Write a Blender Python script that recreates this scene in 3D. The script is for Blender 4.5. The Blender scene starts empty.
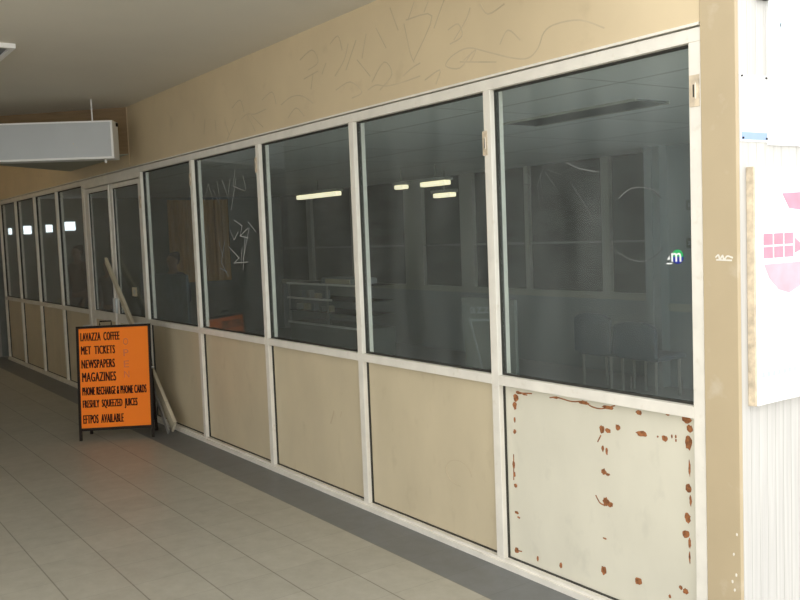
import bpy, bmesh, math, random
from math import radians as R, sin, cos, pi
from mathutils import Vector, Matrix
random.seed(7)
S = bpy.context.scene
COL = S.collection

# ------------------------------------------------------------------ camera
YAW, PITCH, ROLL = 0.962483893, -0.0727364, -0.038725527
cd = bpy.data.cameras.new('camera'); cam = bpy.data.objects.new('camera', cd); COL.objects.link(cam)
fw = Vector((-sin(YAW)*cos(PITCH), cos(YAW)*cos(PITCH), sin(PITCH)))
r0 = Vector((cos(YAW), sin(YAW), 0)); u0 = r0.cross(fw)
rr = cos(ROLL)*r0 + sin(ROLL)*u0; uu = cos(ROLL)*u0 - sin(ROLL)*r0
m = Matrix.Identity(4)
for i in range(3):
    m[i][0], m[i][1], m[i][2] = rr[i], uu[i], -fw[i]
m.translation = Vector((2.17577639, -2.9463147, 1.71044056))
cam.matrix_world = m
cd.sensor_width = 36; cd.lens = 899.3*36/800; cd.clip_end = 200
S.camera = cam

# ------------------------------------------------------------------ light
w = bpy.data.worlds.new('world'); S.world = w; w.use_nodes = True
nt = w.node_tree; bg = nt.nodes['Background']
bg.inputs[0].default_value = (1.0, 0.995, 0.98, 1); bg.inputs[1].default_value = 2.45
S.view_settings.view_transform = 'Standard'; S.view_settings.look = 'None'
S.view_settings.gamma = 1; S.view_settings.use_curve_mapping = False
S.view_settings.exposure = 0.0

# ------------------------------------------------------------------ materials
def newmat(name):
    mt = bpy.data.materials.new(name); mt.use_nodes = True
    return mt, mt.node_tree.nodes, mt.node_tree.links, mt.node_tree.nodes['Principled BSDF']
def paint(name, c, rough=.5, var=.06, scale=6, stretch=(1, 1, 1), bump=0., metal=0., dirt=None, spec=.5):
    """painted surface: base colour with soft procedural wear"""
    mt, N, L, b = newmat(name)
    tc = N.new('ShaderNodeTexCoord'); mp = N.new('ShaderNodeMapping'); mp.inputs['Scale'].default_value = stretch
    L.new(tc.outputs['Object'], mp.inputs[0])
    n = N.new('ShaderNodeTexNoise'); n.inputs['Scale'].default_value = scale; n.inputs['Detail'].default_value = 6
    L.new(mp.outputs[0], n.inputs['Vector'])
    cr = N.new('ShaderNodeValToRGB')
    cr.color_ramp.elements[0].position = .3; cr.color_ramp.elements[1].position = .7
    cr.color_ramp.elements[0].color = (*[max(0, v*(1-var)) for v in c], 1)
    cr.color_ramp.elements[1].color = (*[min(1, v*(1+var)) for v in c], 1)
    L.new(n.outputs[0], cr.inputs[0]); out = cr.outputs[0]
    if dirt:
        n2 = N.new('ShaderNodeTexNoise'); n2.inputs['Scale'].default_value = scale*2.7; n2.inputs['Detail'].default_value = 8
        L.new(mp.outputs[0], n2.inputs['Vector'])
        c2 = N.new('ShaderNodeValToRGB'); c2.color_ramp.elements[0].position = .6; c2.color_ramp.elements[1].position = .78
        L.new(n2.outputs[0], c2.inputs[0])
        mx = N.new('ShaderNodeMixRGB'); mx.inputs[2].default_value = (*dirt, 1)
        ml = N.new('ShaderNodeMath'); ml.operation = 'MULTIPLY'; ml.inputs[1].default_value = .35
        L.new(c2.outputs[0], ml.inputs[0]); L.new(ml.outputs[0], mx.inputs[0]); L.new(out, mx.inputs[1]); out = mx.outputs[0]
    L.new(out, b.inputs['Base Color'])
    b.inputs['Roughness'].default_value = rough; b.inputs['Metallic'].default_value = metal
    b.inputs['Specular IOR Level'].default_value = spec
    if bump:
        bp = N.new('ShaderNodeBump'); bp.inputs['Strength'].default_value = bump; bp.inputs['Distance'].default_value = .01
        L.new(n.outputs[0], bp.inputs['Height']); L.new(bp.outputs[0], b.inputs['Normal'])
    return mt
def emit(name, c, s):
    mt, N, L, b = newmat(name)
    b.inputs['Base Color'].default_value = (*c, 1); b.inputs['Emission Color'].default_value = (*c, 1)
    b.inputs['Emission Strength'].default_value = s
    return mt
def glassmat(name, tint, haze, rfl=1.0):
    mt = bpy.data.materials.new(name); mt.use_nodes = True; N = mt.node_tree.nodes; L = mt.node_tree.links
    N.remove(N['Principled BSDF']); out = N['Material Output']
    tr = N.new('ShaderNodeBsdfTransparent'); tr.inputs[0].default_value = (*tint, 1)
    gl = N.new('ShaderNodeBsdfGlossy'); gl.inputs['Roughness'].default_value = .015; df_col = (.75, .78, .76, 1) if rfl > .5 else (.19, .205, .195, 1)
    df = N.new('ShaderNodeBsdfDiffuse'); df.inputs[0].default_value = df_col
    lw = N.new('ShaderNodeLayerWeight'); lw.inputs[0].default_value = .5
    pw = N.new('ShaderNodeMath'); pw.operation = 'POWER'; pw.inputs[1].default_value = 5
    L.new(lw.outputs['Facing'], pw.inputs[0])
    ma = N.new('ShaderNodeMath'); ma.operation = 'MULTIPLY_ADD'; ma.inputs[1].default_value = .96*rfl; ma.inputs[2].default_value = .04*rfl
    L.new(pw.outputs[0], ma.inputs[0])
    tc = N.new('ShaderNodeTexCoord'); n = N.new('ShaderNodeTexNoise'); n.inputs['Scale'].default_value = 3; n.inputs['Detail'].default_value = 6
    mp = N.new('ShaderNodeMapping'); mp.inputs['Scale'].default_value = (2, 1, .6)
    L.new(tc.outputs['Object'], mp.inputs[0]); L.new(mp.outputs[0], n.inputs['Vector'])
    mr = N.new('ShaderNodeMapRange'); mr.inputs[1].default_value = .3; mr.inputs[2].default_value = .8
    mr.inputs[3].default_value = haze*.5; mr.inputs[4].default_value = haze*1.6
    L.new(n.outputs[0], mr.inputs[0])
    m1 = N.new('ShaderNodeMixShader'); m2 = N.new('ShaderNodeMixShader')
    L.new(mr.outputs[0], m1.inputs[0]); L.new(tr.outputs[0], m1.inputs[1]); L.new(df.outputs[0], m1.inputs[2])
    L.new(ma.outputs[0], m2.inputs[0]); L.new(m1.outputs[0], m2.inputs[1]); L.new(gl.outputs[0], m2.inputs[2])
    L.new(m2.outputs[0], out.inputs[0])
    return mt
def tiles(name, size, c1, mortar, rough, cross=.9, border=None, sx_=None, joint=.004, mottle=(.9, 1.08), off=(0, 0)):
    """tiles laid out in world metres: strong joints along x, fainter ones across; border = (y from which the darker border tiles start, colour)"""
    mt, N, L, b = newmat(name)
    g = N.new('ShaderNodeNewGeometry'); mp = N.new('ShaderNodeMapping'); mp.inputs['Location'].default_value = (off[0], off[1], 0)
    L.new(g.outputs['Position'], mp.inputs[0])
    def brick(wd, hg, a, c, ms, loc=(0, 0, 0)):
        m2 = N.new('ShaderNodeMapping'); m2.inputs['Location'].default_value = loc; L.new(mp.outputs[0], m2.inputs[0])
        br = N.new('ShaderNodeTexBrick'); br.offset = 0; br.squash = 1
        br.inputs['Scale'].default_value = 1; br.inputs['Brick Width'].default_value = wd; br.inputs['Row Height'].default_value = hg
        br.inputs['Mortar Size'].default_value = ms; br.inputs['Mortar Smooth'].default_value = .2
        br.inputs['Color1'].default_value = (*a, 1); br.inputs['Color2'].default_value = (*a, 1); br.inputs['Mortar'].default_value = (*c, 1)
        L.new(m2.outputs[0], br.inputs['Vector']); return br.outputs[0]
    def mix(kind, f, x, y):
        mx = N.new('ShaderNodeMixRGB'); mx.blend_type = kind
        if isinstance(f, float): mx.inputs[0].default_value = f
        else: L.new(f, mx.inputs[0])
        L.new(x, mx.inputs[1]); L.new(y, mx.inputs[2]); return mx.outputs[0]
    rows = brick(90, size, c1, mortar, joint, (45.3, 0, 0)); cr_ = brick(sx_ or size, 60, (1, 1, 1), (cross, cross, cross), joint*.8, (0, 29.7, 0))
    base = rows
    if border:
        sx = N.new('ShaderNodeSeparateXYZ'); L.new(g.outputs['Position'], sx.inputs[0])
        gt = N.new('ShaderNodeMath'); gt.operation = 'GREATER_THAN'; gt.inputs[1].default_value = border[0]; L.new(sx.outputs[1], gt.inputs[0])
        rg_ = N.new('ShaderNodeRGB'); rg_.outputs[0].default_value = (*border[1], 1)
        base = mix('MIX', gt.outputs[0], base, rg_.outputs[0])
    base = mix('MULTIPLY', 1.0, base, cr_)
    # slight tone change from tile to tile
    wn = N.new('ShaderNodeTexWhiteNoise'); wn.noise_dimensions = '2D'
    sn_ = N.new('ShaderNodeVectorMath'); sn_.operation = 'DIVIDE'; sn_.inputs[1].default_value = (sx_ or size, size, 1); L.new(mp.outputs[0], sn_.inputs[0])
    fl = N.new('ShaderNodeVectorMath'); fl.operation = 'FLOOR'; L.new(sn_.outputs[0], fl.inputs[0]); L.new(fl.outputs[0], wn.inputs[0])
    r2 = N.new('ShaderNodeMapRange'); r2.inputs[3].default_value = .955; r2.inputs[4].default_value = 1.03; L.new(wn.outputs[0], r2.inputs[0])
    base = mix('MULTIPLY', 1.0, base, r2.outputs[0])
    n = N.new('ShaderNodeTexNoise'); n.inputs['Scale'].default_value = 9; n.inputs['Detail'].default_value = 10; n.inputs['Roughness'].default_value = .7
    L.new(g.outputs['Position'], n.inputs['Vector'])
    cr = N.new('ShaderNodeValToRGB'); cr.color_ramp.elements[0].color = (mottle[0], mottle[0]*.985, mottle[0]*.96, 1); cr.color_ramp.elements[1].color = (mottle[1],)*3+(1,)
    cr.color_ramp.elements[0].position = .3; cr.color_ramp.elements[1].position = .7
    L.new(n.outputs[0], cr.inputs[0]); base = mix('MULTIPLY', 1.0, base, cr.outputs[0])
    L.new(base, b.inputs['Base Color']); b.inputs['Roughness'].default_value = rough; b.inputs['Specular IOR Level'].default_value = .4
    return mt
M = dict(
    wall=paint('cream_wall_paint', (.66, .54, .35), .55, .05, 2.2, dirt=(.42, .33, .2)),
    column=paint('tan_column_paint', (.49, .395, .25), .5, .05, 3, dirt=(.75, .7, .6)),
    returnw=paint('white_grooved_cladding', (.56, .55, .52), .6, .09, 5, (1, 14, .4), dirt=(.6, .55, .42)),
    frame=paint('cream_white_frame_paint', (.80, .765, .68), .32, .06, 9, dirt=(.55, .47, .33)),
    infill=paint('cream_panel_paint', (.62, .535, .37), .42, .05, 4, (1, 1, .5), dirt=(.46, .38, .24)),
    infill_pale=paint('pale_panel_paint', (.70, .67, .55), .42, .05, 4, (1, 1, .6), dirt=(.5, .48, .4)),
    gasket=paint('black_gasket', (.028, .027, .02), .6, .1),
    rust=paint('rust', (.30, .115, .04), .9, .5, 60),
    ceil=paint('ceiling_paint', (.68, .645, .56), .8, .03, 1.5),
    bulk=paint('brown_bulkhead_paint', (.30, .205, .11), .8, .15, 3, (1, 1, 9)),
    soffit=paint('grey_soffit', (.42, .43, .36), .7, .05, 3),
    opp=paint('opposite_wall_render', (.56, .52, .43), .8, .1, 2),
    endw=paint('grey_end_wall', (.42, .40, .38), .8, .1, 3),
    ink=paint('pencil_mark', (.55, .455, .31), .8, .1),
    scratch=paint('glass_scratch', (.55, .57, .55), .8, .1), scratch_dim=paint('faint_glass_scratch', (.17, .18, .17), .8, .3),
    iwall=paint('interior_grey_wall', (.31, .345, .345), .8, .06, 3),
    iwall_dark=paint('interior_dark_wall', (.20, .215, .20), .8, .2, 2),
    iframe=paint('interior_frame_paint', (.40, .40, .35), .6, .06, 3),
    ifloor=paint('interior_vinyl_floor', (.33, .33, .34), .5, .1, 3),
    tan=paint('tan_curtain_cloth', (.62, .38, .17), .9, .2, 4, (1, 10, .3)),
    steel=paint('dull_steel', (.5, .5, .48), .35, .08, 8, metal=.7),
    black=paint('black_metal', (.02, .014, .010), .6, .2, spec=.15),
    orange=paint('orange_sign_board', (1.0, .225, .012), .5, .05, 1.2, spec=.15),
    letter=paint('dark_lettering', (.04, .010, .006), .7, .1, spec=.1),
    faded=paint('faded_lettering', (.66, .14, .02), .5, .1),
    white=paint('white_plastic', (.85, .85, .83), .35, .02, 2),
    signface=paint('sign_acrylic_face', (.50, .53, .54), .3, .04, 2, dirt=(.4, .4, .38)),
    paper=paint('white_paper', (.88, .89, .88), .4, .02, 2),
    blueprint=paint('pale_blue_print', (.30, .42, .66), .5, .1),
    faintprint=paint('faint_blue_print', (.50, .64, .72), .5, .06),
    pink=paint('faded_pink_print', (.80, .27, .36), .5, .12, 12),
    pinkpale=paint('pale_pink_print', (.80, .40, .47), .5, .12, 12),
    plank=paint('painted_timber', (.60, .54, .40), .55, .1, 5, (1, 1, 1), dirt=(.3, .25, .18)),
    plate=paint('worn_latch_metal', (.62, .52, .38), .5, .25, 30, dirt=(.3, .2, .1)),
    bluegrey=paint('blue_grey_plastic', (.13, .16, .20), .5, .1, 3),
    screen=paint('slate_screen_cloth', (.12, .155, .18), .9, .25, 14),
    green=paint('sticker_green', (.02, .42, .12), .4, .02), blue=paint('sticker_blue', (.015, .03, .32), .4, .02),
    skin=paint('skin', (.19, .115, .08), .6, .05), hair=paint('dark_hair', (.02, .016, .012), .7, .2),
    navy=paint('navy_cloth', (.03, .04, .06), .9, .1), grey=paint('grey_cloth', (.10, .10, .10), .9, .1), brown=paint('brown_cloth', (.10, .07, .05), .9, .1),
    trousers=paint('dark_trousers', (.03, .03, .035), .9, .1),
    glass=glassmat('shop_glass', (.935, .975, .97), .045), dark_glass=glassmat('back_glass', (.22, .24, .24), .22, .1),
    lamp=emit('fluorescent_tube', (1, .88, .60), 1.15),
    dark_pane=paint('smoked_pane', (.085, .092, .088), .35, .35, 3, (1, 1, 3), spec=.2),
    added_lamp=emit('added_warm_tube', (1, .80, .52), 22.0),  # glow of the lamps added beyond the bulkhead
    reflect_glow=emit('reflected_daylight_glow', (.9, .95, 1), 3.0),  # glow imitating daylight reflected in the far panes
    lens=paint('dark_lamp_lens', (.10, .105, .11), .35, .05, 8),
)
M['floor'] = tiles('corridor_floor_tiles', .3135, (.405, .385, .32), (.22, .205, .165), .42, .86, border=(-.3135, (.165, .172, .172)), off=(.055, 0))
M['iceil'] = tiles('interior_ceiling_tiles', 1.2, (.88, .91, .92), (.5, .52, .52), .8, .6, sx_=1.2, joint=.012, mottle=(.97, 1.0), off=(.12, .13))
M['pave'] = paint('outdoor_paving', (.42, .40, .37), .8, .1, 2)

# ------------------------------------------------------------------ mesh helpers
class MB:
    def __init__(s): s.v = []; s.f = []; s.mi = []; s.mats = []
    def mat(s, m):
        if m not in s.mats: s.mats.append(m)
        return s.mats.index(m)
    def poly(s, pts, fs, m='frame'):
        b = len(s.v); s.v += [tuple(p) for p in pts]; k = s.mat(m)
        for f in fs: s.f.append([b+i for i in f]); s.mi.append(k)
        return s
    def box(s, x0, x1, y0, y1, z0, z1, m='frame', bev=0.):
        if bev > 0:
            bm = bmesh.new(); bmesh.ops.create_cube(bm, size=1)
            for v in bm.verts: v.co = Vector((x0+(v.co.x+.5)*(x1-x0), y0+(v.co.y+.5)*(y1-y0), z0+(v.co.z+.5)*(z1-z0)))
            bmesh.ops.bevel(bm, geom=bm.edges[:], offset=bev, segments=2, affect='EDGES', profile=.5)
            bm.verts.index_update(); s.poly([v.co[:] for v in bm.verts], [[v.index for v in f.verts] for f in bm.faces], m); bm.free(); return s
        P = [(x, y, z) for z in (z0, z1) for y in (y0, y1) for x in (x0, x1)]
        return s.poly(P, [(0, 2, 3, 1), (4, 5, 7, 6), (0, 1, 5, 4), (2, 6, 7, 3), (0, 4, 6, 2), (1, 3, 7, 5)], m)
    def prism(s, pts, vec, m='frame'):
        """closed prism: polygon pts (3d) swept by vec"""
        n = len(pts); vec = Vector(vec)
        return s.poly([Vector(p) for p in pts]+[Vector(p)+vec for p in pts], [tuple(range(n))[::-1], tuple(range(n, 2*n))]+[(i, (i+1) % n, n+(i+1) % n, n+i) for i in range(n)], m)
    def tube(s, pts, r, m='frame', n=8, cap=True):
        pts = [Vector(p) for p in pts]; rings = []
        for i, p in enumerate(pts):
            t = (pts[min(i+1, len(pts)-1)]-pts[max(i-1, 0)]).normalized()
            a = t.cross(Vector((0, 0, 1)) if abs(t.z) < .9 else Vector((1, 0, 0))).normalized(); b = t.cross(a)
            ri = r[i] if isinstance(r, (list, tuple)) else r
            rings.append([p+ri*(cos(2*pi*k/n)*a+sin(2*pi*k/n)*b) for k in range(n)])
        V = [q for rg in rings for q in rg]
        F = [(i*n+k, i*n+(k+1) % n, (i+1)*n+(k+1) % n, (i+1)*n+k) for i in range(len(pts)-1) for k in range(n)]
        if cap: F += [tuple(range(n))[::-1], tuple(range((len(pts)-1)*n, len(pts)*n))]
        return s.poly(V, F, m)
    def ribbon(s, pts, y, wd, m, th=.0006, soft=True):
        if len(pts) > 2 and soft:      # smooth the hand-drawn line
            q = [pts[0]]+list(pts)+[pts[-1]]; out = []
            for i in range(1, len(q)-2):
                for k in range(4):
                    t = k/4; f = [(-t+2*t*t-t**3)/2, (2-5*t*t+3*t**3)/2, (t+4*t*t-3*t**3)/2, (t**3-t*t)/2]
                    out.append(tuple(sum(f[j]*q[i-1+j][c] for j in range(4)) for c in (0, 1)))
            pts = out+[pts[-1]]
        """thin raised line of width wd along pts (x, z) on the plane y, facing -y"""
        base_th = th
        for i_, ((x0, z0), (x1, z1)) in enumerate(zip(pts, pts[1:])):
            s.rc = getattr(s, 'rc', 0)+1; th = base_th*(1+.02*(s.rc % 97))
            d = Vector((x1-x0, z1-z0)); 
            if d.length < 1e-6: continue
            n = Vector((-d.y, d.x)).normalized()*wd/2; e = d.normalized()*wd*.3
            q = [(x0-e.x+n.x, z0-e.y+n.y), (x1+e.x+n.x, z1+e.y+n.y), (x1+e.x-n.x, z1+e.y-n.y), (x0-e.x-n.x, z0-e.y-n.y)]
            s.prism([(a, y, b) for a, b in q], (0, -th, 0), m)
        return s
    def blob(s, x, z, rx, rz, y, m, seed=0, th=.0008, n=14):
        rg = random.Random(seed)
        th *= 1+.013*(seed % 60); s.prism([(x+rx*cos(t)*q, y, z+rz*sin(t)*q) for k in range(n) for t in [2*pi*k/n] for q in [rg.uniform(.78, 1.2)]], (0, -th, 0), m); return s
    def build(s, name, parent=None, smooth=False):
        me = bpy.data.meshes.new(name); me.from_pydata(s.v, [], s.f)
        for k in s.mats: me.materials.append(M[k])
        for p, i in zip(me.polygons, s.mi): p.material_index = i; p.use_smooth = smooth
        bm = bmesh.new(); bm.from_mesh(me); bmesh.ops.recalc_face_normals(bm, faces=bm.faces[:]); bm.to_mesh(me); bm.free()
        o = bpy.data.objects.new(name, me); COL.objects.link(o)
        if parent: o.parent = parent
        return o
def B(name, a, m, parent=None, bev=0.): return MB().box(*a, m, bev).build(name, parent)
def structure(o, label, cat='building part'):
    o['kind'] = 'structure'; o['label'] = label; o['category'] = cat; return o
def tag(o, label, cat, group=None):
    o['label'] = label; o['category'] = cat
    if group: o['group'] = group
    return o
def empty(name, loc=(0, 0, 0)):
    o = bpy.data.objects.new(name, None); COL.objects.link(o); o.location = loc; o.empty_display_size = .1
    return o
def local(o):
    """meshes are written in world metres; shift children so that the thing's Empty can sit at its base"""
    for c in o.children: c.matrix_parent_inverse = Matrix.Translation(o.location).inverted()
def copy_tree(o, parent=None):
    c = o.copy(); COL.objects.link(c)
    if parent: c.parent = parent
    for ch in list(o.children): copy_tree(ch, c)
    return c
def text_geo(mb, s, origin, ux, uy, un, width, height, m, bold=.0, depth=.0008):
    """lettering: flat outlines of the built-in font, fitted to width x height and laid on a surface"""
    cu = bpy.data.curves.new('t', 'FONT'); cu.body = s; cu.offset = bold; cu.extrude = .5; cu.resolution_u = 3; cu.space_character = 1.12
    o = bpy.data.objects.new('t', cu); COL.objects.link(o)
    me = bpy.data.meshes.new_from_object(o.evaluated_get(bpy.context.evaluated_depsgraph_get()))
    bpy.data.objects.remove(o); bpy.data.curves.remove(cu)
    xs = [v.co.x for v in me.vertices]; ys = [v.co.y for v in me.vertices]
    x0, x1, y0, y1 = min(xs), max(xs), min(ys), max(ys)
    P = [origin + ux*((v.co.x-x0)/(x1-x0)*width) + uy*((v.co.y-y0)/(y1-y0)*height) + un*(depth*(v.co.z+.5)) for v in me.vertices]
    mb.poly(P, [tuple(p.vertices) for p in me.polygons], m); bpy.data.meshes.remove(me)
RUST = [(-1.14, 0.878, 0.018, 0.02), (-1.149, 0.837, 0.015, 0.02), (-1.117, 0.906, 0.022, 0.008), (-1.074, 0.902, 0.022, 0.004), (-1.152, 0.765, 0.007, 0.016), (-1.155, 0.704, 0.011, 0.011), (-1.17, 0.534, 0.009, 0.02), (-1.165, 0.484, 0.006, 0.015), (-1.16, 0.428, 0.012, 0.011), (-1.158, 0.29, 0.015, 0.008), (-1.144, 0.268, 0.011, 0.005), (-1.167, 0.092, 0.015, 0.016), (-1.014, 0.093, 0.007, 0.015), (-0.856, 0.103, 0.01, 0.015), (-0.86, 0.914, 0.02, 0.006), (-0.681, 0.914, 0.03, 0.009), (-0.538, 0.911, 0.035, 0.009), (-0.576, 0.806, 0.015, 0.018), (-0.541, 0.807, 0.017, 0.011), (-0.483, 0.829, 0.014, 0.014), (-0.573, 0.72, 0.007, 0.014), (-0.55, 0.711, 0.007, 0.018), (-0.57, 0.616, 0.015, 0.014), (-0.547, 0.607, 0.012, 0.007), (-0.562, 0.481, 0.018, 0.019), (-0.539, 0.473, 0.018, 0.013), (-0.573, 0.309, 0.012, 0.004), (-0.584, 0.158, 0.015, 0.021), (-0.383, 0.168, 0.022, 0.018), (-0.364, 0.913, 0.016, 0.011), (-0.212, 0.926, 0.01, 0.004), (-0.35, 0.824, 0.032, 0.013), (-0.266, 0.825, 0.005, 0.004), (-0.23, 0.823, 0.015, 0.012), (-0.194, 0.837, 0.004, 0.008), (-0.174, 0.84, 0.004, 0.007), (-0.174, 0.824, 0.004, 0.006), (-0.119, 0.919, 0.024, 0.016), (-0.10600000000000001, 0.884, 0.015, 0.016), (-0.11099999999999999, 0.826, 0.019, 0.029), (-0.10900000000000001, 0.721, 0.005, 0.032), (-0.11499999999999999, 0.637, 0.015, 0.017), (-0.10600000000000001, 0.586, 0.006, 0.024), (-0.122, 0.512, 0.015, 0.021), (-0.133, 0.443, 0.02, 0.016), (-0.11399999999999999, 0.41, 0.007, 0.025), (-0.11499999999999999, 0.348, 0.004, 0.025), (-0.162, 0.208, 0.01, 0.009), (-0.137, 0.199, 0.014, 0.012), (-0.218, 0.153, 0.007, 0.008)]
RUST_LINES = [[(-0.9, 0.909), (-0.847, 0.916), (-0.757, 0.909), (-0.681, 0.918), (-0.633, 0.902), (-0.573, 0.901), (-0.497, 0.925)], [(-0.621, 0.496), (-0.598, 0.468), (-0.569, 0.461)], [(-0.583, 0.778), (-0.602, 0.747)], [(-1.132, 0.904), (-1.024, 0.913)], [(-1.168, 0.585), (-1.173, 0.456)], [(-1.167, 0.092), (-1.129, 0.097)]]
GRAF = [[(-0.474, 2.544), (-0.609, 2.605), (-0.754, 2.619), (-0.83, 2.599), (-0.872, 2.536), (-0.939, 2.503), (-1.049, 2.523), (-1.22, 2.582), (-1.371, 2.63), (-1.501, 2.614), (-1.554, 2.573), (-1.44, 2.543), (-1.341, 2.605)], [(-1.438, 2.573), (-1.163, 2.524)], [(-1.406, 2.577), (-1.309, 2.609), (-1.359, 2.559)], [(-1.912, 2.862), (-1.866, 2.702), (-1.833, 2.642)], [(-1.892, 2.879), (-1.658, 2.85), (-1.832, 2.653)], [(-1.726, 2.885), (-1.688, 2.929)], [(-1.644, 2.785), (-1.551, 2.908)], [(-1.48, 2.691), (-1.379, 2.77), (-1.345, 2.821)], [(-1.268, 2.823), (-1.211, 2.762), (-1.093, 2.783)], [(-3.054, 2.748), (-2.868, 2.768)], [(-2.933, 2.76), (-2.968, 2.67)], [(-2.82, 2.742), (-2.765, 2.8)], [(-2.663, 2.703), (-2.55, 2.781), (-2.497, 2.866)], [(-2.404, 2.755), (-2.271, 2.639)], [(-3.39, 2.627), (-3.242, 2.659), (-3.091, 2.644), (-2.95, 2.578)], [(-4.032, 2.612), (-3.926, 2.635), (-3.795, 2.618), (-3.617, 2.63)], [(-3.926, 2.635), (-3.808, 2.498)], [(-3.861, 2.62), (-3.678, 2.511)], [(-4.697, 2.696), (-4.733, 2.581)], [(-4.503, 2.664), (-4.495, 2.577)], [(-4.317, 2.625), (-4.257, 2.52)], [(-4.118, 2.623), (-4.298, 2.486)], [(-2.298, 2.563), (-2.212, 2.578), (-2.1, 2.555), (-1.942, 2.552), (-1.783, 2.559)], [(-1.94, 2.585), (-1.853, 2.614), (-1.778, 2.627)], [(-2.706, 2.906), (-2.608, 2.936), (-2.568, 2.844)], [(-2.532, 2.718), (-2.406, 2.872)], [(-2.253, 2.602), (-2.121, 2.693), (-2.046, 2.613), (-2.173, 2.544)], [(-1.739, 2.531), (-1.605, 2.561), (-1.644, 2.495)], [(-2.076, 2.473), (-2.141, 2.414), (-1.999, 2.44)], [(-1.863, 2.464), (-1.785, 2.517), (-1.681, 2.458), (-1.755, 2.427)], [(-3.095, 2.878), (-2.932, 2.912), (-2.863, 2.824), (-2.996, 2.796)], [(-3.673, 2.701), (-3.514, 2.733), (-3.463, 2.643)], [(-3.298, 2.527), (-3.18, 2.578), (-3.076, 2.512)], [(-1.527, 2.751), (-1.444, 2.764), (-1.415, 2.698), (-1.514, 2.677)], [(-0.99, 2.595), (-1.071, 2.657), (-1.13, 2.603)], [(-2.658, 2.617), (-2.492, 2.64), (-2.364, 2.561), (-2.477, 2.542)], [(-4.178, 2.713), (-4.032, 2.752), (-3.975, 2.656)], [(-2.041, 2.977), (-1.971, 2.841)], [(-1.812, 2.957), (-1.874, 2.875)], [(-2.295, 2.885), (-2.349, 2.756)], [(-2.189, 2.897), (-2.095, 2.767)]]
SCR4 = [[(-4.793, 2.183), (-4.896, 2.041)], [(-4.793, 2.183), (-4.71, 2.048)], [(-4.699, 2.128), (-4.594, 2.018)], [(-4.611, 2.187), (-4.572, 2.041)], [(-4.513, 2.196), (-4.417, 2.048)], [(-4.361, 2.193), (-4.413, 2.079)], [(-4.262, 2.254), (-4.313, 2.135), (-4.104, 2.084)], [(-4.251, 2.192), (-4.373, 1.952)], [(-4.125, 2.198), (-4.085, 2.09)], [(-4.327, 1.872), (-4.188, 1.822), (-4.233, 1.746)], [(-4.411, 1.797), (-4.346, 1.717), (-4.265, 1.778)], [(-4.079, 1.849), (-3.951, 1.77)], [(-4.084, 1.803), (-4.233, 1.746), (-4.093, 1.728)], [(-4.067, 1.803), (-4.201, 1.561)], [(-4.144, 1.744), (-4.21, 1.484)], [(-4.635, 1.706), (-4.573, 1.576)], [(-4.516, 1.72), (-4.616, 1.544), (-4.495, 1.433)], [(-4.464, 1.672), (-4.271, 1.576), (-4.368, 1.537), (-4.114, 1.546)], [(-4.208, 1.653), (-4.241, 1.53)], [(-4.642, 1.495), (-4.51, 1.464)]]
SCR0 = [[(-1.109, 2.001), (-1.058, 1.937), (-0.989, 1.921)], [(-1.012, 1.982), (-0.98, 1.926), (-1.062, 1.842)], [(-0.893, 1.995), (-0.938, 1.911), (-0.918, 1.787)], [(-0.919, 1.974), (-0.907, 1.845)], [(-0.886, 1.972), (-0.808, 1.886)], [(-0.869, 1.982), (-0.774, 1.952)], [(-0.748, 2.006), (-0.665, 1.971), (-0.555, 1.949)], [(-0.728, 1.915), (-0.64, 1.809), (-0.555, 1.696)], [(-0.446, 1.826), (-0.404, 1.855), (-0.356, 1.868), (-0.278, 1.858), (-0.228, 1.819)], [(-0.482, 1.615), (-0.42, 1.578), (-0.329, 1.558), (-0.255, 1.583), (-0.218, 1.618)], [(-0.292, 1.211), (-0.25, 1.161), (-0.236, 1.103)], [(-0.397, 1.062), (-0.399, 1.013)], [(-0.134, 1.079), (-0.135, 1.021)]]

# ------------------------------------------------------------------ setting
structure(B('floor', (-20, 7, -8, .0, -.12, 0), 'floor'), 'beige tiled corridor floor with a grey tile border along the shopfront', 'floor')
structure(B('floor_interior', (-13.3, .05, .0, 8.2, -.12, 0), 'ifloor'), 'dark floor inside the closed shop', 'floor')
structure(B('floor_outside', (.05, 7, .0, 14, -.12, 0), 'pave'), 'outdoor paving beside the end wall of the shop', 'floor')
structure(B('ceiling', (-16.5, -.3, -5.4, .0, 3.05, 3.3), 'ceil'), 'plain plaster ceiling over the corridor', 'ceiling')
X0 = .155
wf = structure(B('wall_front', (-13.3, 0.0, 0, .12, 2.470, 3.3), 'wall'), 'cream wall band above the shop windows with faint scribbles', 'wall')
g = MB()
for ln in GRAF:
    if min(z for _, z in ln) > 2.485: g.ribbon(ln, 0, .007, 'ink')
gf = g.build('pencil_scribble', wf); gf['label'] = 'faint grey scribbled tags on the cream wall'
MB().box(-6.59, -6.575, -.005, 0, 2.49, 3.05, 'wall').build('cover_strip', wf)
wc = MB().box(0.004, X0, -.006, .014, 0, 3.3, 'column', .002)
for ln in ([(.062, 1.578), (.074, 1.586), (.080, 1.570), (.092, 1.584), (.098, 1.568), (.112, 1.582), (.134, 1.576)], [(.066, 1.568), (.13, 1.566)]): wc.ribbon(ln, -.006, .006, 'frame')
for x, z in ((.125, .44), (.135, .36), (.128, .30), (.14, .52), (.118, .33)): wc.blob(x, z, .004, .006, -.006, 'frame', int(z*100))
structure(wc.build('wall_corner'), 'tan painted pier at the right end of the windows', 'pier')
rw = MB()
def clad(ya, yb, za, zb):
    rw.box(.02, X0-.001, ya, yb, za, zb, 'returnw'); k = int((yb-ya)/.05)
    for q in range(k): rw.box(X0-.002, X0, ya+(q+.03)*(yb-ya)/k, ya+(q+.97)*(yb-ya)/k, za, zb, 'returnw')
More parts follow.
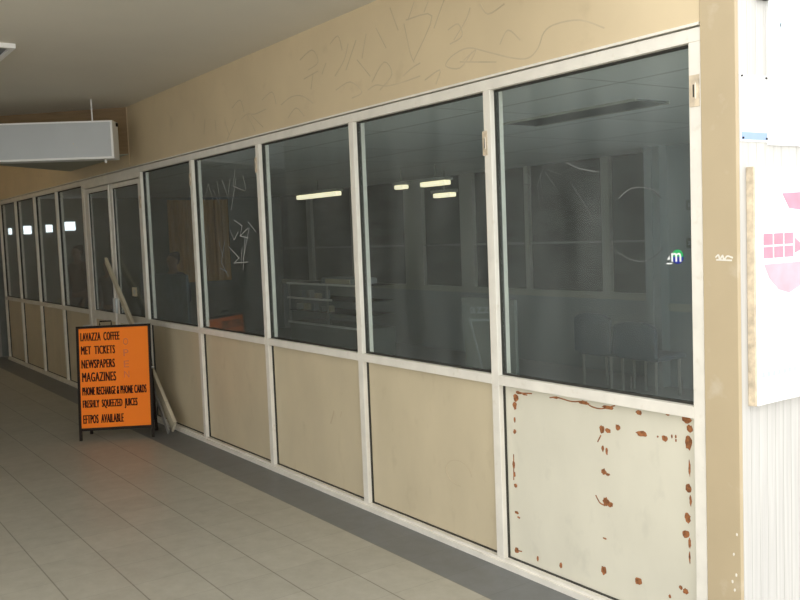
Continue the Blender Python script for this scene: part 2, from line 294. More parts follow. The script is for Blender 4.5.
clad(.014, .6, 0, 3.3); clad(.6, 4.6, 0, .9); clad(.6, 4.6, 2.45, 3.3); clad(4.6, 8.2, 0, 3.3)
structure(rw.build('wall_right'), 'white grooved end wall facing the daylight', 'wall')
structure(B('wall_opposite', (-13.3, -3.2, -5.4, -5.2, 0, 3.3), 'opp'), 'plain wall on the far side of the corridor', 'wall')
structure(B('wall_end', (-13.5, -13.3, -5.2, 0.0, 0, 3.05), 'endw'), 'dim grey wall closing the far end of the corridor', 'wall')
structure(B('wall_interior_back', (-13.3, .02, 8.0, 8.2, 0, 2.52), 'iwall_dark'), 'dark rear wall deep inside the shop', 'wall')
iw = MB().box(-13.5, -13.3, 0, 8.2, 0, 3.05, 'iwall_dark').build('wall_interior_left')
structure(iw, 'dark end wall inside the shop with small glowing panes for reflected daylight', 'wall')
structure(B('ceiling_interior', (-13.3, .02, .12, 8.0, 2.52, 2.6), 'iceil'), 'tiled false ceiling inside the shop', 'ceiling')
# unseen windows added in the side wall to brighten the shop interior
for k in range(3):
    ya = .6+k*1.3333
    e = structure(empty('window_%d' % (17+k), (.08, ya, .9)), 'unseen added side window letting daylight into the shop', 'window')
    f = MB(); f.box(.04, .12, ya, ya+.05, .9, 2.45).box(.04, .12, ya+1.2833, ya+1.3333, .9, 2.45).box(.04, .12, ya+.05, ya+1.2833, .9, .95).box(.04, .12, ya+.05, ya+1.2833, 2.40, 2.45)
    f.build('window_frame', e); MB().box(.077, .083, ya+.05, ya+1.2833, .95, 2.40, 'glass').build('glass_pane', e); local(e)
# angled bulkhead
tri = [(-6.60, -.001, 2.6), (-7.62, -.99, 2.6), (-7.95, -.95, 2.6), (-8.68, -.001, 2.6)]
bk = MB(); bk.prism(tri, (0, 0, .45), 'bulk'); bk.prism([(a, b, 2.592) for a, b, _ in tri], (0, 0, .008), 'soffit')
for k in range(5): bk.prism([(a-.004*0, b-.004, 2.66+k*.075) for a, b, _ in tri[:2]]+[(tri[1][0]+.01, tri[1][1]+.0, 2.66+k*.075), (tri[0][0]+.012, tri[0][1]-.0, 2.66+k*.075)], (0, 0, .045), 'bulk')
structure(bk.build('trim_1'), 'brown angled bulkhead with grey underside below the corridor ceiling', 'bulkhead')

# ------------------------------------------------------------------ shopfront frame
W = .0543
MX = [-.027, -1.245, -2.51, -3.797, -5.06, -6.335, -8.271, -9.434, -10.569, -11.701, -12.776]
ZS, ZB, ZT, ZH, ZHT = .0454, .938, .987, 2.40, 2.4525
YD, YG, YE = .0319, .040, .085
structure(MB().box(-12.81, .0, 0, YE, ZH, ZHT, 'frame', .003).build('trim_2'), 'cream head rail running along the top of the shopfront windows', 'frame rail')
structure(MB().box(-12.81, .0, -.007, .03, 2.459, 2.4695, 'frame').build('trim_3'), 'thin flashing strip above the head rail', 'frame rail')
structure(MB().box(-12.81, .0, -.012, YE, 0, .030, 'frame').box(-12.81, .0, 0, YE, .030, ZS, 'frame').build('trim_4'), 'scuffed cream sill rail on the tiled floor', 'frame rail')
side = ['right end jamb of the shopfront', 'mullion between the first and second windows from the right', 'mullion between the second and third windows from the right', 'mullion between the third and fourth windows from the right',
        'mullion left of the window scratched with white scribbles', 'mullion at the right jamb of the double door', 'mullion at the left jamb of the double door', 'first mullion left of the double door post', 'second mullion left of the double door post',
        'third mullion left of the double door post', 'last mullion at the far end of the shopfront']
def plate(parent, x, z0, z1, wd):
    p = MB().box(x-wd/2, x+wd/2, -.003, 0, z0, z1, 'plate').build('latch_plate', parent); p['label'] = 'worn metal latch plate with a slot'
    MB().box(x-wd*.2, x+wd*.12, -.005, -.003, z0+.03, z1-.03, 'plate').box(x+wd*.12, x+wd*.2, -.006, -.003, z0+.03, z1-.03, 'frame').box(x-wd*.12, x+wd*.04, -.0055, -.005, z0+.036, z1-.036, 'gasket').build('slot', p)
for i, x in enumerate(MX):
    wl, wr = (W/2, W/2) if i != 6 else (W/2, .055)
    o = MB().box(x-wl, x+wr, 0, YE, ZS, ZH, 'frame', .003).build('trim_%d' % (5+i))
    structure(o, side[i], 'mullion')
    if i == 0: plate(o, x, 2.155, 2.275, .045)
    if i == 1: plate(o, x-.018, 2.085, 2.205, .034)
    if i == 3: plate(o, x-.024, 2.20, 2.31, .032)
    if i == 4: plate(o, x-.016, 2.19, 2.29, .036)
    if i == 5: plate(o, x-.010, 2.06, 2.175, .044)
def frame4(mb, x0, x1, z0, z1, t, y0, y1, m, tz=None):
    tz = tz or t
    mb.box(x0, x0+t, y0, y1, z0, z1, m); mb.box(x1-t, x1, y0, y1, z0, z1, m)
    mb.box(x0+t, x1-t, y0, y1, z0, z0+tz, m); mb.box(x0+t, x1-t, y0, y1, z1-tz, z1, m); return mb
bays = [(1, 0), (2, 1), (3, 2), (4, 3), (5, 4), (7, 6), (8, 7), (9, 8), (10, 9)]
wl = ['nearest shop window, with a small green and blue sticker and curved scratches', 'second shop window from the right, wide clear pane', 'third shop window from the right, lit tube visible inside',
      'shop window scratched all over with white scribbles', 'shop window right of the double door with a person visible behind', 'first window left of the double door', 'second window left of the double door',
      'third window left of the double door', 'farthest narrow window of the shopfront']
SCR = {1: SCR0, 4: SCR4}
for n, (a, b) in enumerate(bays, 1):
    x0, x1 = MX[a]+W/2, MX[b]-W/2
    if a == 7: pass
    e = structure(empty('window_%d' % n, (x0, .0, 0)), wl[n-1], 'window')
    MB().box(x0, x1, 0, YE, ZB, ZT, 'frame', .002).build('mid_rail', e)
    gk = MB(); frame4(gk, x0, x1, ZT, ZH, .004, .027, .054, 'gasket', .008); gk.build('glazing_gasket', e)
    pane = MB().box(x0+.004, x1-.004, YG-.003, YG+.003, ZT+.004, ZH-.004, 'glass').build('glass_pane', e)
    if n in SCR:
        s = MB()
        for k, ln in enumerate(SCR[n]):
            wd = .0048 if n == 4 else (.0045 if k in (6, 8) else .0022)
            s.ribbon(ln, YG-.003, wd, 'scratch' if n == 4 else 'scratch_dim', .0003, n != 4)
        o = s.build('scratch_mark', pane); o['label'] = 'white scribbled scratches in the glass' if n == 4 else 'pale curved scratches in the glass'
    pm = 'infill_pale' if n == 1 else 'infill'
    yp = .042
    p = MB().box(x0+.003, x1-.003, yp, yp+.012, ZS+.004, ZB-.004, pm)
    if n == 1:
        for k, (x, z, rx, rz) in enumerate(RUST): p.blob(x, z, rx, rz, yp, 'rust', k)
        for ln in RUST_LINES: p.ribbon(ln, yp, .006, 'rust', .0007)
    if n == 3:
        p.ribbon([(-2.93, .56), (-2.95, .52), (-2.98, .47)], yp, .012, 'ink'); p.ribbon([(-2.83, .57), (-2.85, .53)], yp, .006, 'ink')
    if n == 2:
        p.ribbon([(-1.62+.11*cos(t/6), .40+.07*sin(t/6)) for t in range(0, 30)], yp, .003, 'ink')
    p = p.build('infill_panel', e)
    if n == 1: p['label'] = 'pale lower panel with brown rust spots'
    gk = MB(); frame4(gk, x0, x1, ZS, ZB, .003, .028, .046, 'gasket', .004); gk.build('panel_gasket', e)
    local(e)
# ------------------------------------------------------------------ double door
dx0, dx1 = MX[6]+.055, MX[5]-W/2
mid = (dx0+dx1)/2-.005
structure(MB().box(dx0, dx1, .0, YE, 2.355, ZH, 'frame').build('trim_16'), 'head rail above the double door', 'frame rail')
structure(MB().box(mid-.012, mid+.012, -.012, .004, .05, 2.345, 'frame').build('trim_17'), 'narrow astragal strip where the two door leaves meet', 'frame rail')
for n, (a, b, lb) in enumerate(((dx0+.006, mid-.003, 'left leaf of the glazed double door'), (mid+.003, dx1-.006, 'right leaf of the glazed double door, with a small square sticker')), 1):
    e = structure(empty('door_%d' % n, (a, 0, .05)), lb, 'door')
    st = .13 if n == 1 else .07
    f = MB(); f.box(a, a+st, .008, .05, .05, 2.345); f.box(b-.05, b, .008, .05, .05, 2.345)
    f.box(a+st, b-.05, .008, .05, 2.30, 2.345); f.box(a+st, b-.05, .008, .05, .90, .995); f.box(a+st, b-.05, .008, .05, .05, .20)
    f.build('door_frame', e)
    gk = MB(); frame4(gk, a+st, b-.05, .995, 2.30, .008, .018, .034, 'gasket'); gk.build('glazing_gasket', e)
    MB().box(a+st+.004, b-.054, .023, .029, 1.0, 2.296, 'glass').build('glass_pane', e)
    MB().box(a+st, b-.05, .016, .03, .20, .90, 'infill').build('kick_panel', e)
    h = MB().box(a+.03 if n == 2 else b-.035, a+.05 if n == 2 else b-.015, -.02, .008, 1.0, 1.16, 'steel', .004).build('door_handle', e)
    if n == 2:
        k = MB().box(-6.80, -6.66, .019, .0225, 1.195, 1.285, 'plank').box(-6.76, -6.70, .0182, .019, 1.215, 1.262, 'steel').build('small_notice', e); k['label'] = 'small pale square sticker with a dark centre'
    local(e)

# ------------------------------------------------------------------ leaning boards
e = tag(empty('leaning_board', (-5.58, -.10, 0)), 'long narrow cream painted board leaning sideways across the double door', 'board')
p0, p1 = Vector((-5.53, -.10, .028)), Vector((-7.43, -.030, 1.535)); d = (p1-p0).normalized(); n = d.cross(Vector((0, 1, 0))).normalized()
if n.z < 0: n = -n
def bar(pa, pb, w0, w1, th, m):
    return MB().prism([pa, pb, pb+n*w1, pa+n*w0], Vector((0, -th, 0)), m)
bar(p0, p1, .12, .055, .018, 'plank').build('board_face', e)
bar(p0+n*.12+Vector((0, -.0, 0)), p1+n*.055, .012, .012, .03, 'plank').build('board_edge', e)
local(e)
p0b = p0+Vector((.0, -.055, 0)); L2 = (p1-p0).length*.26
o = bar(p0b+Vector((.03, 0, 0))-n*.01, p0b+d*L2+Vector((.03, .02, 0))-n*.01, .05, .04, .014, 'steel').build('metal_strip')
tag(o, 'dull grey metal strip lying against the lower half of the leaning board', 'strip')

# ------------------------------------------------------------------ sandwich board
A = Vector((-5.90, -.825, 0)); Bp = Vector((-5.575, -.265, 0)); wv = (Bp-A); wd = wv.length; ux = wv.normalized()
un = Vector((ux.y, -ux.x, 0)); tilt = .115
up = (Vector((0, 0, 1.005))-un*tilt); H = up.length; up.normalize(); nn = ux.cross(up)
if nn.dot(un) < 0: nn = -nn
e = tag(empty('sandwich_board', A), 'orange folding pavement sign with black frame and dark lettering standing near the double door', 'sign')
def bx(mb, s0, s1, t0, t1, d0, d1, m, ux=ux, up=up, nn=nn, A=A):
    P = [A+ux*s+up*t+nn*q for q in (d0, d1) for t in (t0, t1) for s in (s0, s1)]
    return mb.poly(P, [(0, 2, 3, 1), (4, 5, 7, 6), (0, 1, 5, 4), (2, 6, 7, 3), (0, 4, 6, 2), (1, 3, 7, 5)], m)
t = .022
bx(MB(), t, wd-t, .10, H-t, -.008, .004, 'orange').build('board_panel', e)
f = MB(); bx(f, 0, t, .0, H, -.012, .012, 'black'); bx(f, wd-t, wd, .0, H, -.012, .012, 'black'); bx(f, t, wd-t, H-t, H, -.012, .012, 'black'); bx(f, t, wd-t, .085, .11, -.012, .012, 'black')
f.build('front_frame', e)
# back leg frame, splayed the other way
A2 = A-un*(tilt*2+.06); up2 = (Vector((0, 0, 1.0))+un*(tilt+.03)).normalized(); nn2 = ux.cross(up2)
f = MB()
for s0 in (0.02, wd-.045): bx(f, s0, s0+.025, 0, 1.0, -.01, .01, 'black', up=up2, nn=nn2, A=A2)
bx(f, .045, wd-.045, .10, .125, -.01, .01, 'black', up=up2, nn=nn2, A=A2); f.build('rear_frame', e)
bx(MB(), .03, wd-.03, .11, .99, -.004, .004, 'black', up=up2, nn=nn2, A=A2).build('rear_panel', e)
top = A+up*H
MB().tube([top+ux*.20-un*.03, top+ux*.20-un*.03+Vector((0, 0, .035)), top+ux*.30-un*.03+Vector((0, 0, .035)), top+ux*.30-un*.03], .007, 'black').build('carry_handle', e)
for s in (.10, wd-.10): MB().tube([top+ux*(s-.04)-un*.012, top+ux*(s+.04)-un*.012], .010, 'steel').build('hinge', e)
MB().tube([A+ux*(wd+.0)+up*.62-nn*.01, A+ux*(wd+.015)+up*.62-nn*.01], .012, 'steel').build('side_catch', e)
txt = [('LAVAZZA  COFFEE', .038, .335, .917, .074), ('MET  TICKETS', .040, .29, .798, .074), ('NEWSPAPERS', .040, .285, .675, .076), ('MAGAZINES', .042, .29, .556, .082),
       ('PHONE RECHARGE & PHONE CARDS', .040, .552, .437, .072), ('FRESHLY  SQUEEZED  JUICES', .040, .47, .306, .088), ('EFTPOS  AVAILABLE', .040, .345, .188, .076)]
for s, x, wdt, z, h in txt:
    lt = MB()
    for q in (-.003, 0., .003): text_geo(lt, s, A+ux*(x+q)+up*(z-.038)+nn*(.004+q*.02), ux, up, nn, wdt, h, 'letter')
    lt.build('lettering_line', e)
for s, z in (('O', .84), ('P', .74), ('E', .64), ('N', .55)):
    lt = MB(); text_geo(lt, s, A+ux*.405+up*(z-.01)+nn*.004, ux, up, nn, .045, .060, 'faded')
    lt = lt.build('faded_letter', e); lt['label'] = 'faded letter, barely darker than the board'
local(e)

# ------------------------------------------------------------------ hanging light box
sx = Vector((.53, .85, 0)).normalized(); sn = Vector((.85, -.53, 0)).normalized()
C0 = Vector((-5.992, -.337, 0))     # right front corner in plan
e = tag(empty('hanging_light_box', C0+Vector((0, 0, 2.50))), 'unlit white sign light box hanging from the corridor ceiling by the brown bulkhead', 'light box')
def sb(mb, a0, a1, z0, z1, d0, d1, m):
    P = [C0+sx*a+sn*q+Vector((0, 0, z)) for q in (d0, d1) for z in (z0, z1) for a in (a0, a1)]
    return mb.poly(P, [(0, 2, 3, 1), (4, 5, 7, 6), (0, 1, 5, 4), (2, 6, 7, 3), (0, 4, 6, 2), (1, 3, 7, 5)], m)
zb, zt = 2.495, 2.835
sb(MB(), -1.7, 0, zb, zt, -.19, -.006, 'white').build('case', e)
fr = MB(); sb(fr, -1.7, 0, zt-.014, zt, -.006, .004, 'white'); sb(fr, -1.7, 0, zb, zb+.018, -.006, .004, 'white'); sb(fr, -.02, 0, zb+.018, zt-.014, -.006, .004, 'white'); sb(fr, -1.7, -1.68, zb+.018, zt-.014, -.006, .004, 'white')
fr.build('face_trim', e)
sp = MB(); sb(sp, -1.68, -.02, zb+.018, zt-.014, -.006, .0, 'signface')
for a, z, r_ in ((-.36, 2.63, .011), (-.33, 2.60, .006), (-.27, 2.602, .004), (-.31, 2.72, .004)): sb(sp, a, a+r_, z, z+r_, 0, .001, 'opp')
sp.build('sign_face', e)
for a in (-.22, -1.35): MB().tube([C0+sx*a-sn*.165+Vector((0, 0, zt)), C0+sx*a-sn*.165+Vector((0, 0, 3.05))], .007, 'white').build('hanger_rod', e)
MB().tube([C0-sx*.10-sn*.09+Vector((0, 0, zb)), C0-sx*.10-sn*.09+Vector((0, 0, zb-.03))], .01, 'white').build('bottom_stud', e)
sb(MB(), 0, .012, zt-.04, zt-.01, -.16, -.12, 'black').build('end_plug', e)
local(e)

# ------------------------------------------------------------------ corridor ceiling light
e = tag(empty('ceiling_light', (-4.7, -1.85, 3.05)), 'ceiling light with white rim and dark diffuser at the left edge of the corridor ceiling', 'ceiling light')
x0, x1, y0, y1 = -5.35, -4.14, -2.15, -1.53
f = MB()
f.box(x0, x1, y0, y0+.03, 3.02, 3.05, 'white').box(x0, x1, y1-.03, y1, 3.02, 3.05, 'white').box(x0, x0+.03, y0+.03, y1-.03, 3.02, 3.05, 'white').box(x1-.03, x1, y0+.03, y1-.03, 3.02, 3.05, 'white')
f.build('rim', e); MB().box(x0+.03, x1-.03, y0+.03, y1-.03, 3.036, 3.05, 'lens').build('diffuser', e); local(e)

for k, xc in enumerate((-9.6, -11.9)):  # lamps added out of view to warm and brighten the far corridor
    e = tag(empty('added_tube_light', (xc, -1.9, 3.05)), 'added unseen tube light on the corridor ceiling beyond the brown bulkhead, ' + ('nearer' if k == 0 else 'farther') + ' one', 'ceiling light')
    MB().box(xc-.62, xc+.62, -1.95, -1.85, 2.995, 3.05, 'white', .004).build('housing', e)
    MB().tube([(xc-.58, -1.9, 2.975), (xc+.58, -1.9, 2.975)], .018, 'added_lamp', 10).build('tube', e)
    for q in (xc-.61, xc+.58): MB().box(q, q+.03, -1.925, -1.875, 2.95, 2.995, 'white').build('tube_holder', e)
    local(e)
# ------------------------------------------------------------------ signs on the end wall
XR = X0
o = MB(); o.box(XR, XR+.036, .062, 1.15, 1.012, 1.91, 'paper', .003)
xf = XR+.0362
def flat(mb, pts, m, x=xf): mb.prism([(x, a, b) for a, b in pts], (.0006, 0, 0), m)
flat(o, [(.227, 1.811), (.36, 1.815), (.36, 1.745), (.273, 1.754)], 'pink')
for a in (.104, .172, .240):
    for b in (1.567, 1.617): flat(o, [(a, b), (a+.060, b), (a+.060, b+.043), (a, b+.043)], 'pink')
flat(o, [(.31, 1.64), (.38, 1.60), (.31, 1.58)], 'pink')
flat(o, [(.106, 1.545), (.40, 1.545), (.385, 1.49), (.34, 1.45), (.27, 1.428), (.20, 1.445), (.14, 1.49)], 'pinkpale')
for k in range(7): flat(o, [(.085+k*.035, 1.118), (.107+k*.035, 1.118), (.105+k*.035, 1.137), (.089+k*.035, 1.137)], 'faintprint')
o = o.build('wall_sign'); tag(o, 'large white sign panel with faded pink print on the bright end wall', 'sign')
f = MB(); f.box(XR+.001, XR+.030, .052, .062, 1.012, 1.91, 'plate').build('worn_edge', o)['label'] = 'tan edge with chipped paint'
o = MB().box(XR, XR+.010, .19, .62, 1.995, 3.0, 'paper')
xf2 = XR+.0102
def ring(mb, cy, cz, r1, r2, m, a0=0, a1=2*pi, n=22):
    for k in range(n):
        t0, t1 = a0+(a1-a0)*k/n, a0+(a1-a0)*(k+1)/n
        flat(mb, [(cy+r1*cos(t0), cz+r1*sin(t0)*1.3), (cy+r2*cos(t0), cz+r2*sin(t0)*1.3), (cy+r2*cos(t1), cz+r2*sin(t1)*1.3), (cy+r1*cos(t1), cz+r1*sin(t1)*1.3)], m, xf2)
ring(o, .245, 2.48, .030, .037, 'faintprint'); flat(o, [(.262, 2.46), (.27, 2.46), (.285, 2.38), (.276, 2.38)], 'faintprint', xf2)
ring(o, .385, 2.49, .022, .042, 'faintprint')
flat(o, [(.195, 2.205), (.60, 2.215), (.60, 2.235), (.195, 2.225)], 'faintprint', xf2)
tag(o.build('wall_poster'), 'tall white poster with very faint blue print at the top right corner', 'poster')
o = MB().box(XR, XR+.004, .018, .186, 2.005, 2.250, 'paper').box(XR+.004, XR+.0045, .022, .184, 2.012, 2.040, 'blueprint').box(XR+.004, XR+.0043, .07, .13, 2.13, 2.136, 'faintprint')
o = o.build('wall_notice'); tag(o, 'small white notice with a blue strip along its bottom, left of the tall poster', 'notice')
for a, b in ((.026, 2.244), (.178, 2.244), (.030, 2.018), (.178, 2.018)): MB().tube([(XR+.004, a, b), (XR+.008, a, b)], .004, 'black').build('screw', o)
tag(MB().box(XR, XR+.03, .12, .185, 2.53, 2.56, 'black', .004).build('wall_bracket'), 'small black bracket on the end wall above the small notice', 'bracket')

# ------------------------------------------------------------------ sticker on nearest window
c = Vector((-.147, YG-.003, 1.578)); r = .029
st = MB()
st.prism([(c.x+r*cos(t), c.y, c.z+r*sin(t)) for t in [pi*k/12 for k in range(13)]], (0, -.0006, 0), 'green')
st.prism([(c.x+r*cos(t), c.y, c.z+r*sin(t)) for t in [pi+pi*k/12 for k in range(13)]], (0, -.0006, 0), 'blue')
text_geo(st, 'm', c+Vector((-.030, -.0007, -.020)), Vector((1, 0, 0)), Vector((0, 0, 1)), Vector((0, -1, 0)), .048, .036, 'paper', .01)
st.prism([(c.x-.052, c.y, c.z-.012), (c.x-.038, c.y, c.z-.012), (c.x-.040, c.y, c.z+.006)], (0, -.0006, 0), 'paper')
st.box(c.x-.055, c.x-.026, c.y-.0006, c.y, c.z-.030, c.z-.025, 'paper')
tag(st.build('window_sticker'), 'small round green and blue sticker with a white letter m on the nearest window', 'sticker')

# ------------------------------------------------------------------ inside the shop
e = tag(empty('recessed_ceiling_light', (-2.36, 1.83, 2.52)), 'long dark unlit ceiling light seen through the nearest window', 'ceiling light')
MB().box(-2.98, -1.73, 1.67, 1.99, 2.508, 2.52, 'lens').build('diffuser', e)
f = MB(); f.box(-2.99, -1.72, 1.655, 1.67, 2.503, 2.52, 'iframe').box(-2.99, -1.72, 1.99, 2.005, 2.503, 2.52, 'iframe').build('rim', e); local(e)
# back partition: glazed like the front
YB = 5.1
structure(B('wall_interior_low', (-13.3, .02, YB, YB+.08, 0, .86), 'iwall'), 'low grey partition wall inside the shop', 'wall')
structure(B('trim_18', (-13.3, .02, YB-.02, YB+.1, .86, .94), 'iframe'), 'sill rail of the inner glazed partition', 'frame rail')
structure(B('trim_19', (-13.3, .02, YB-.01, YB+.09, 1.52, 1.545), 'iwall_dark'), 'thin transom of the inner glazed partition', 'frame rail')
for k, (a, b) in enumerate(((-5.14, -5.02), (-9.15, -8.68), (-7.78, -7.50), (-6.45, -6.38), (-10.7, -10.55), (-12.2, -12.05))):
    structure(B('trim_%d' % (20+k), (a, b, YB-.03, YB+.1, .94, 2.52), 'iframe'), 'post of the inner glazed partition', 'post')
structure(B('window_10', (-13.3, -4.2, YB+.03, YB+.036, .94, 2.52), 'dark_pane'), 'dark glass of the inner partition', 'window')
pl = MB().box(-4.13, -3.93, 4.62, YB, 0, 2.52, 'iwall').box(-3.93, .02, 4.75, YB, 0, 2.52, 'iwall').box(-3.93, .02, 4.735, 4.75, .80, .88, 'iframe')
pl.box(-4.11, -4.02, 4.605, 4.62, 0, 2.52, 'iwall')
pl.build('wall_interior_right'); structure(bpy.data.objects['wall_interior_right'], 'pale grey pilaster and wall inside the shop', 'wall')
for z in (1.895, 1.509):
    o = MB().box(-3.70, -3.60, 4.742, 4.75, z-.05, z+.05, 'iwall_dark').box(-3.67, -3.63, 4.736, 4.742, z-.02, z+.02, 'iwall').build('light_switch'); tag(o, 'grey switch plate inside the shop, ' + ('upper' if z > 1.7 else 'lower') + ' of the two on the rear wall', 'switch')
# glowing panes on the end wall, standing in for reflected daylight openings
for k, (a, b, z0, z1) in enumerate(((1.10, 1.27, 1.99, 2.13), (.80, .90, 1.97, 2.09), (.45, .57, 1.95, 2.08), (.66, .71, 1.95, 2.10), (.22, .27, 1.95, 2.05))):
    structure(B('window_%d' % (11+k), (-13.3, -13.285, a, b, z0, z1), 'reflect_glow'), 'small glowing pane for a reflected daylight opening, deep inside the shop', 'window')
# tan curtain hanging by the end wall
cu = MB(); pts = []
for k in range(42):
    y = 2.85+k*.028; pts.append((-13.2+.03*sin(k*1.3)+.012*sin(k*.7), y))
for (xa, ya), (xb, yb) in zip(pts, pts[1:]): cu.prism([(xa, ya, 1.0), (xb, yb, 1.0), (xb-.01, yb, 1.0), (xa-.01, ya, 1.0)], (0, 0, 1.47), 'tan')
tag(cu.build('curtain'), 'tan curtain hanging at the far end inside the shop, behind the person', 'curtain')
# tube lamps
def tube_lamp(x0, x1, y, z, label, h=.045):
    e = tag(empty('tube_lamp', ((x0+x1)/2, y, z)), label, 'lamp', None)
    MB().box(x0, x1, y-.05, y+.05, z-h, z, 'lamp', .01).build('tube', e)
    MB().box(x0-.03, x1+.03, y-.06, y+.06, z, z+.04, 'iframe').build('housing', e)
    MB().tube([((x0+x1)/2, y, z+.04), ((x0+x1)/2, y, 2.52)], .01, 'iframe').build('stem', e)
    local(e)
tube_lamp(-9.76, -8.62, 3.6, 2.345, 'long lit tube lamp seen in the third window from the right', .06)
tube_lamp(-6.64, -6.16, 3.6, 2.325, 'larger of the lit tube lamps seen in the second window from the right', .055)
tube_lamp(-7.31, -6.94, 4.3, 2.225, 'lower small lit tube lamp seen in the second window from the right', .055)
tube_lamp(-7.19, -7.01, 3.6, 2.325, 'shortest lit tube lamp, left of the others in the second window from the right', .05)
# beam chairs near the partition
def chair(x, w, h, label):
    e = tag(empty('waiting_chair', (x, 4.0, 0)), label, 'chair', None)
    b = MB(); n_ = 10
    prof = [(x-w/2+w*(k/n_), h-.05*(abs(k/n_-.5)*2)**3) for k in range(n_+1)]
    b.prism([(x-w/2, 3.95, .42)]+[(a, 3.95, z) for a, z in prof]+[(x+w/2, 3.95, .42)], (0, .045, 0), 'bluegrey'); b.build('backrest', e)
    MB().box(x-w/2, x+w/2, 4.0, 4.43, .38, .43, 'bluegrey', .015).build('seat', e)
    for sx_ in (-1, 1):
        for yy in (4.03, 4.38): MB().tube([(x+sx_*(w/2-.05), yy, 0), (x+sx_*(w/2-.05), yy, .38)], .014, 'steel').build('leg', e)
    local(e)
chair(-4.29, .48, .82, 'blue grey chair inside the nearest window, the taller left one')
chair(-3.74, .52, .76, 'blue grey chair inside the nearest window, the lower right one')
# display counter
e = tag(empty('display_counter', (-8.2, 3.2, 0)), 'glass shelved display counter with pale edges seen in the third window from the right', 'counter')
MB().box(-9.1, -7.2, 3.0, 3.5, 0, .55, 'iwall_dark', .01).build('base', e)
for z in (.72, .89, 1.09): MB().box(-9.1, -7.2, 3.0, 3.5, z-.008, z, 'dark_glass').build('glass_shelf', e)
for z in (.55, .89, 1.09): MB().box(-9.1, -7.9 if z == .89 else -7.2, 2.975, 3.0, z-.012, z+.012, 'white').build('shelf_edge', e)
for x in (-9.1, -8.05, -7.22): MB().box(x, x+.02, 3.0, 3.02, .55, 1.09, 'steel').build('upright', e)
local(e)
rg = random.Random(3)
for k in range(9):
    x = -9.0+k*.105; z = .897 if k % 2 else .727
    hgt = rg.uniform(.06, .12)
    tag(MB().box(x, x+.08, 3.06, 3.14, z-.006, z+hgt, ('steel', 'iwall', 'plank')[k % 3], .006).build('goods_packet'), 'small pale packet on a shelf of the display counter', 'packet', 'packets in the display counter')
o = MB().box(-8.35, -7.5, 3.1, 3.45, 1.092, 1.17, 'iwall', .015).box(-8.2, -7.6, 3.08, 3.1, 1.10, 1.16, 'plank'); tag(o.build('counter_box'), 'low pale box on top of the display counter', 'box')
# reflection of a board, built as a solid sign inside second window
e = tag(empty('reflected_board', (-3.7, 2.0, 0)), 'reflection built as a dark board with pale outline and pale letters behind the second window from the right', 'sign')
MB().prism([(-3.90, 2.0, 0), (-3.30, 2.0, 0), (-3.30, 2.0, 1.14), (-3.99, 2.0, 1.14)], (0, .03, 0), 'iwall_dark').build('board_panel', e)
f = MB(); f.prism([(-3.88, 1.994, .955), (-3.40, 1.994, .985), (-3.40, 1.994, .965), (-3.88, 1.994, .93)], (0, .006, 0), 'iwall')
f.prism([(-3.88, 1.994, .95), (-3.862, 1.994, .95), (-3.68, 1.994, .45), (-3.70, 1.994, .45)], (0, .006, 0), 'iwall'); f.build('pale_outline', e)
t = MB(); text_geo(t, 'azz0', Vector((-3.87, 1.999, 1.0)), Vector((1, 0, .06)), Vector((0, 0, 1)), Vector((0, -1, 0)), .36, .085, 'iwall', .02); t.build('pale_letters', e)
local(e)
# screen and people behind it
e = tag(empty('low_screen', (-8.3, .85, 0)), 'slate blue freestanding screen in front of the person right of the double door', 'screen')
MB().box(-8.98, -7.42, .84, .87, .06, 1.355, 'screen', .005).build('screen_panel', e)
for x in (-8.92, -7.50): MB().box(x, x+.03, .72, 1.0, 0, .06, 'black').build('foot', e)
local(e)

def skin_obj(name, joints, edges, mat, parent, sub=2):
    me = bpy.data.meshes.new(name); me.from_pydata([j[0] for j in joints], edges, [])
    o = bpy.data.objects.new(name, me); COL.objects.link(o)
    md = o.modifiers.new('skin', 'SKIN'); md.use_smooth_shade = True
    me.skin_vertices.new() if not me.skin_vertices else None
    for i, j in enumerate(joints):
        r_ = j[1]; me.skin_vertices[0].data[i].radius = (r_ if isinstance(r_, tuple) else (r_, r_)); me.skin_vertices[0].data[i].use_root = (i == 0)
    sb_ = o.modifiers.new('sub', 'SUBSURF'); sb_.levels = sub; sb_.render_levels = sub
    dg = bpy.context.evaluated_depsgraph_get(); m2 = bpy.data.meshes.new_from_object(o.evaluated_get(dg))
    bpy.data.objects.remove(o)
    m2.materials.clear(); m2.materials.append(M[mat])
    for p in m2.polygons: p.use_smooth = True
    o = bpy.data.objects.new(name, m2); COL.objects.link(o); o.parent = parent
    return o
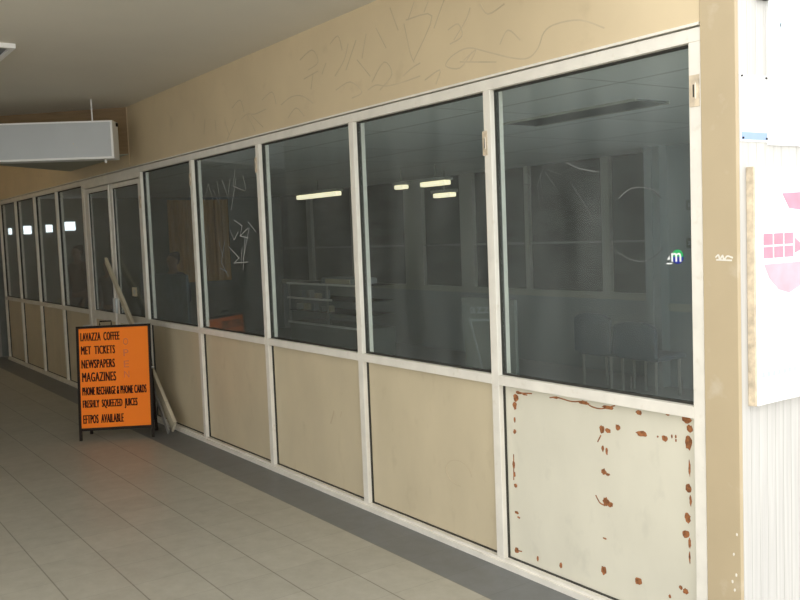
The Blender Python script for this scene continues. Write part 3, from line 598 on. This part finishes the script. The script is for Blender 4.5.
def person(loc, h, rz, shirt, label):
    """standing figure of height h facing -y before rotation"""
    k = h/1.72
    e = tag(empty('person', loc), label, 'person'); e.rotation_euler.z = rz; e.scale = (k, k, k)
    J = [((0, 0, .95), (.135, .095)), ((0, .01, 1.12), (.115, .085)), ((0, .01, 1.30), (.14, .095)), ((0, .01, 1.42), (.085, .07)), ((0, .0, 1.50), .048), ((0, -.01, 1.56), (.062, .07)), ((0, -.012, 1.64), (.075, .088)), ((0, -.005, 1.70), (.05, .06)),
         ((.09, 0, .88), .085), ((.10, -.01, .48), .052), ((.10, .02, .08), .036), ((.11, -.13, .035), .032),
         ((-.09, 0, .88), .085), ((-.10, -.01, .48), .052), ((-.10, .02, .08), .036), ((-.11, -.13, .035), .032),
         ((.17, .01, 1.40), .052), ((.22, .03, 1.12), .040), ((.20, -.10, .90), .028), ((.195, -.14, .84), .022),
         ((-.17, .01, 1.40), .052), ((-.22, .03, 1.12), .040), ((-.20, -.10, .90), .028), ((-.195, -.14, .84), .022)]
    E_ = [(0, 1), (1, 2), (2, 3), (3, 4), (4, 5), (5, 6), (6, 7), (0, 8), (8, 9), (9, 10), (10, 11), (0, 12), (12, 13), (13, 14), (14, 15), (3, 16), (16, 17), (17, 18), (18, 19), (3, 20), (20, 21), (21, 22), (22, 23)]
    # fingers: short chains rooted in each palm
    for s_, root in ((1, 19), (-1, 23)):
        for q in range(4):
            a = len(J); y = -.115-.018*q; L_ = (.065, .075, .072, .055)[q]
            J.append(((s_*.195, y, .80), .009)); J.append(((s_*.19, y-.008, .80-L_), .007)); E_ += [(root, a), (a, a+1)]
        a = len(J); J.append(((s_*.175, -.17, .82), .010)); J.append(((s_*.165, -.185, .785), .008)); E_ += [(root, a), (a, a+1)]
    skin_obj('body', J, E_, 'skin', e)
    # face details: nose and ears
    f = MB(); f.tube([(0, -.085, 1.645), (0, -.112, 1.61), (0, -.09, 1.598)], [.006, .012, .008], 'skin', 8); f.build('nose', e, True)
    for s_ in (-1, 1): MB().tube([(s_*.074, .0, 1.65), (s_*.085, .005, 1.63), (s_*.076, .0, 1.595)], [.008, .013, .006], 'skin', 8).build('ear', e, True)
    T = [((0, 0, .93), (.15, .11)), ((0, .01, 1.12), (.13, .10)), ((0, .01, 1.30), (.155, .11)), ((0, .01, 1.43), (.095, .08)), ((.175, .01, 1.40), .064), ((.225, .03, 1.12), .052), ((.212, -.04, 1.0), .044), ((-.175, .01, 1.40), .064), ((-.225, .03, 1.12), .052), ((-.212, -.04, 1.0), .044)]
    skin_obj('jacket', T, [(0, 1), (1, 2), (2, 3), (3, 4), (4, 5), (5, 6), (3, 7), (7, 8), (8, 9)], shirt, e)
    Tr = [((0, 0, .93), (.142, .105)), ((.09, 0, .86), .095), ((.10, -.01, .48), .064), ((.10, .02, .10), .052), ((-.09, 0, .86), .095), ((-.10, -.01, .48), .064), ((-.10, .02, .10), .052)]
    skin_obj('trousers', Tr, [(0, 1), (1, 2), (2, 3), (0, 4), (4, 5), (5, 6)], 'trousers', e)
    skin_obj('hair', [((0, .02, 1.74), (.075, .08)), ((0, .035, 1.70), (.088, .085)), ((0, .05, 1.62), (.078, .055)), ((0, .045, 1.56), (.055, .035))], [(0, 1), (1, 2), (2, 3)], 'hair', e)
    return e
person((-8.62, 1.15, 0), 1.58, R(25), 'navy', 'person in dark clothes standing behind the slate screen, right of the double door')
person((-10.75, 1.0, 0), 1.50, R(30), 'grey', 'dim person seen through the left leaf of the double door')
person((-12.3, 1.0, 0), 1.72, R(30), 'brown', 'dim dark dressed person seen through the first window left of the double door')
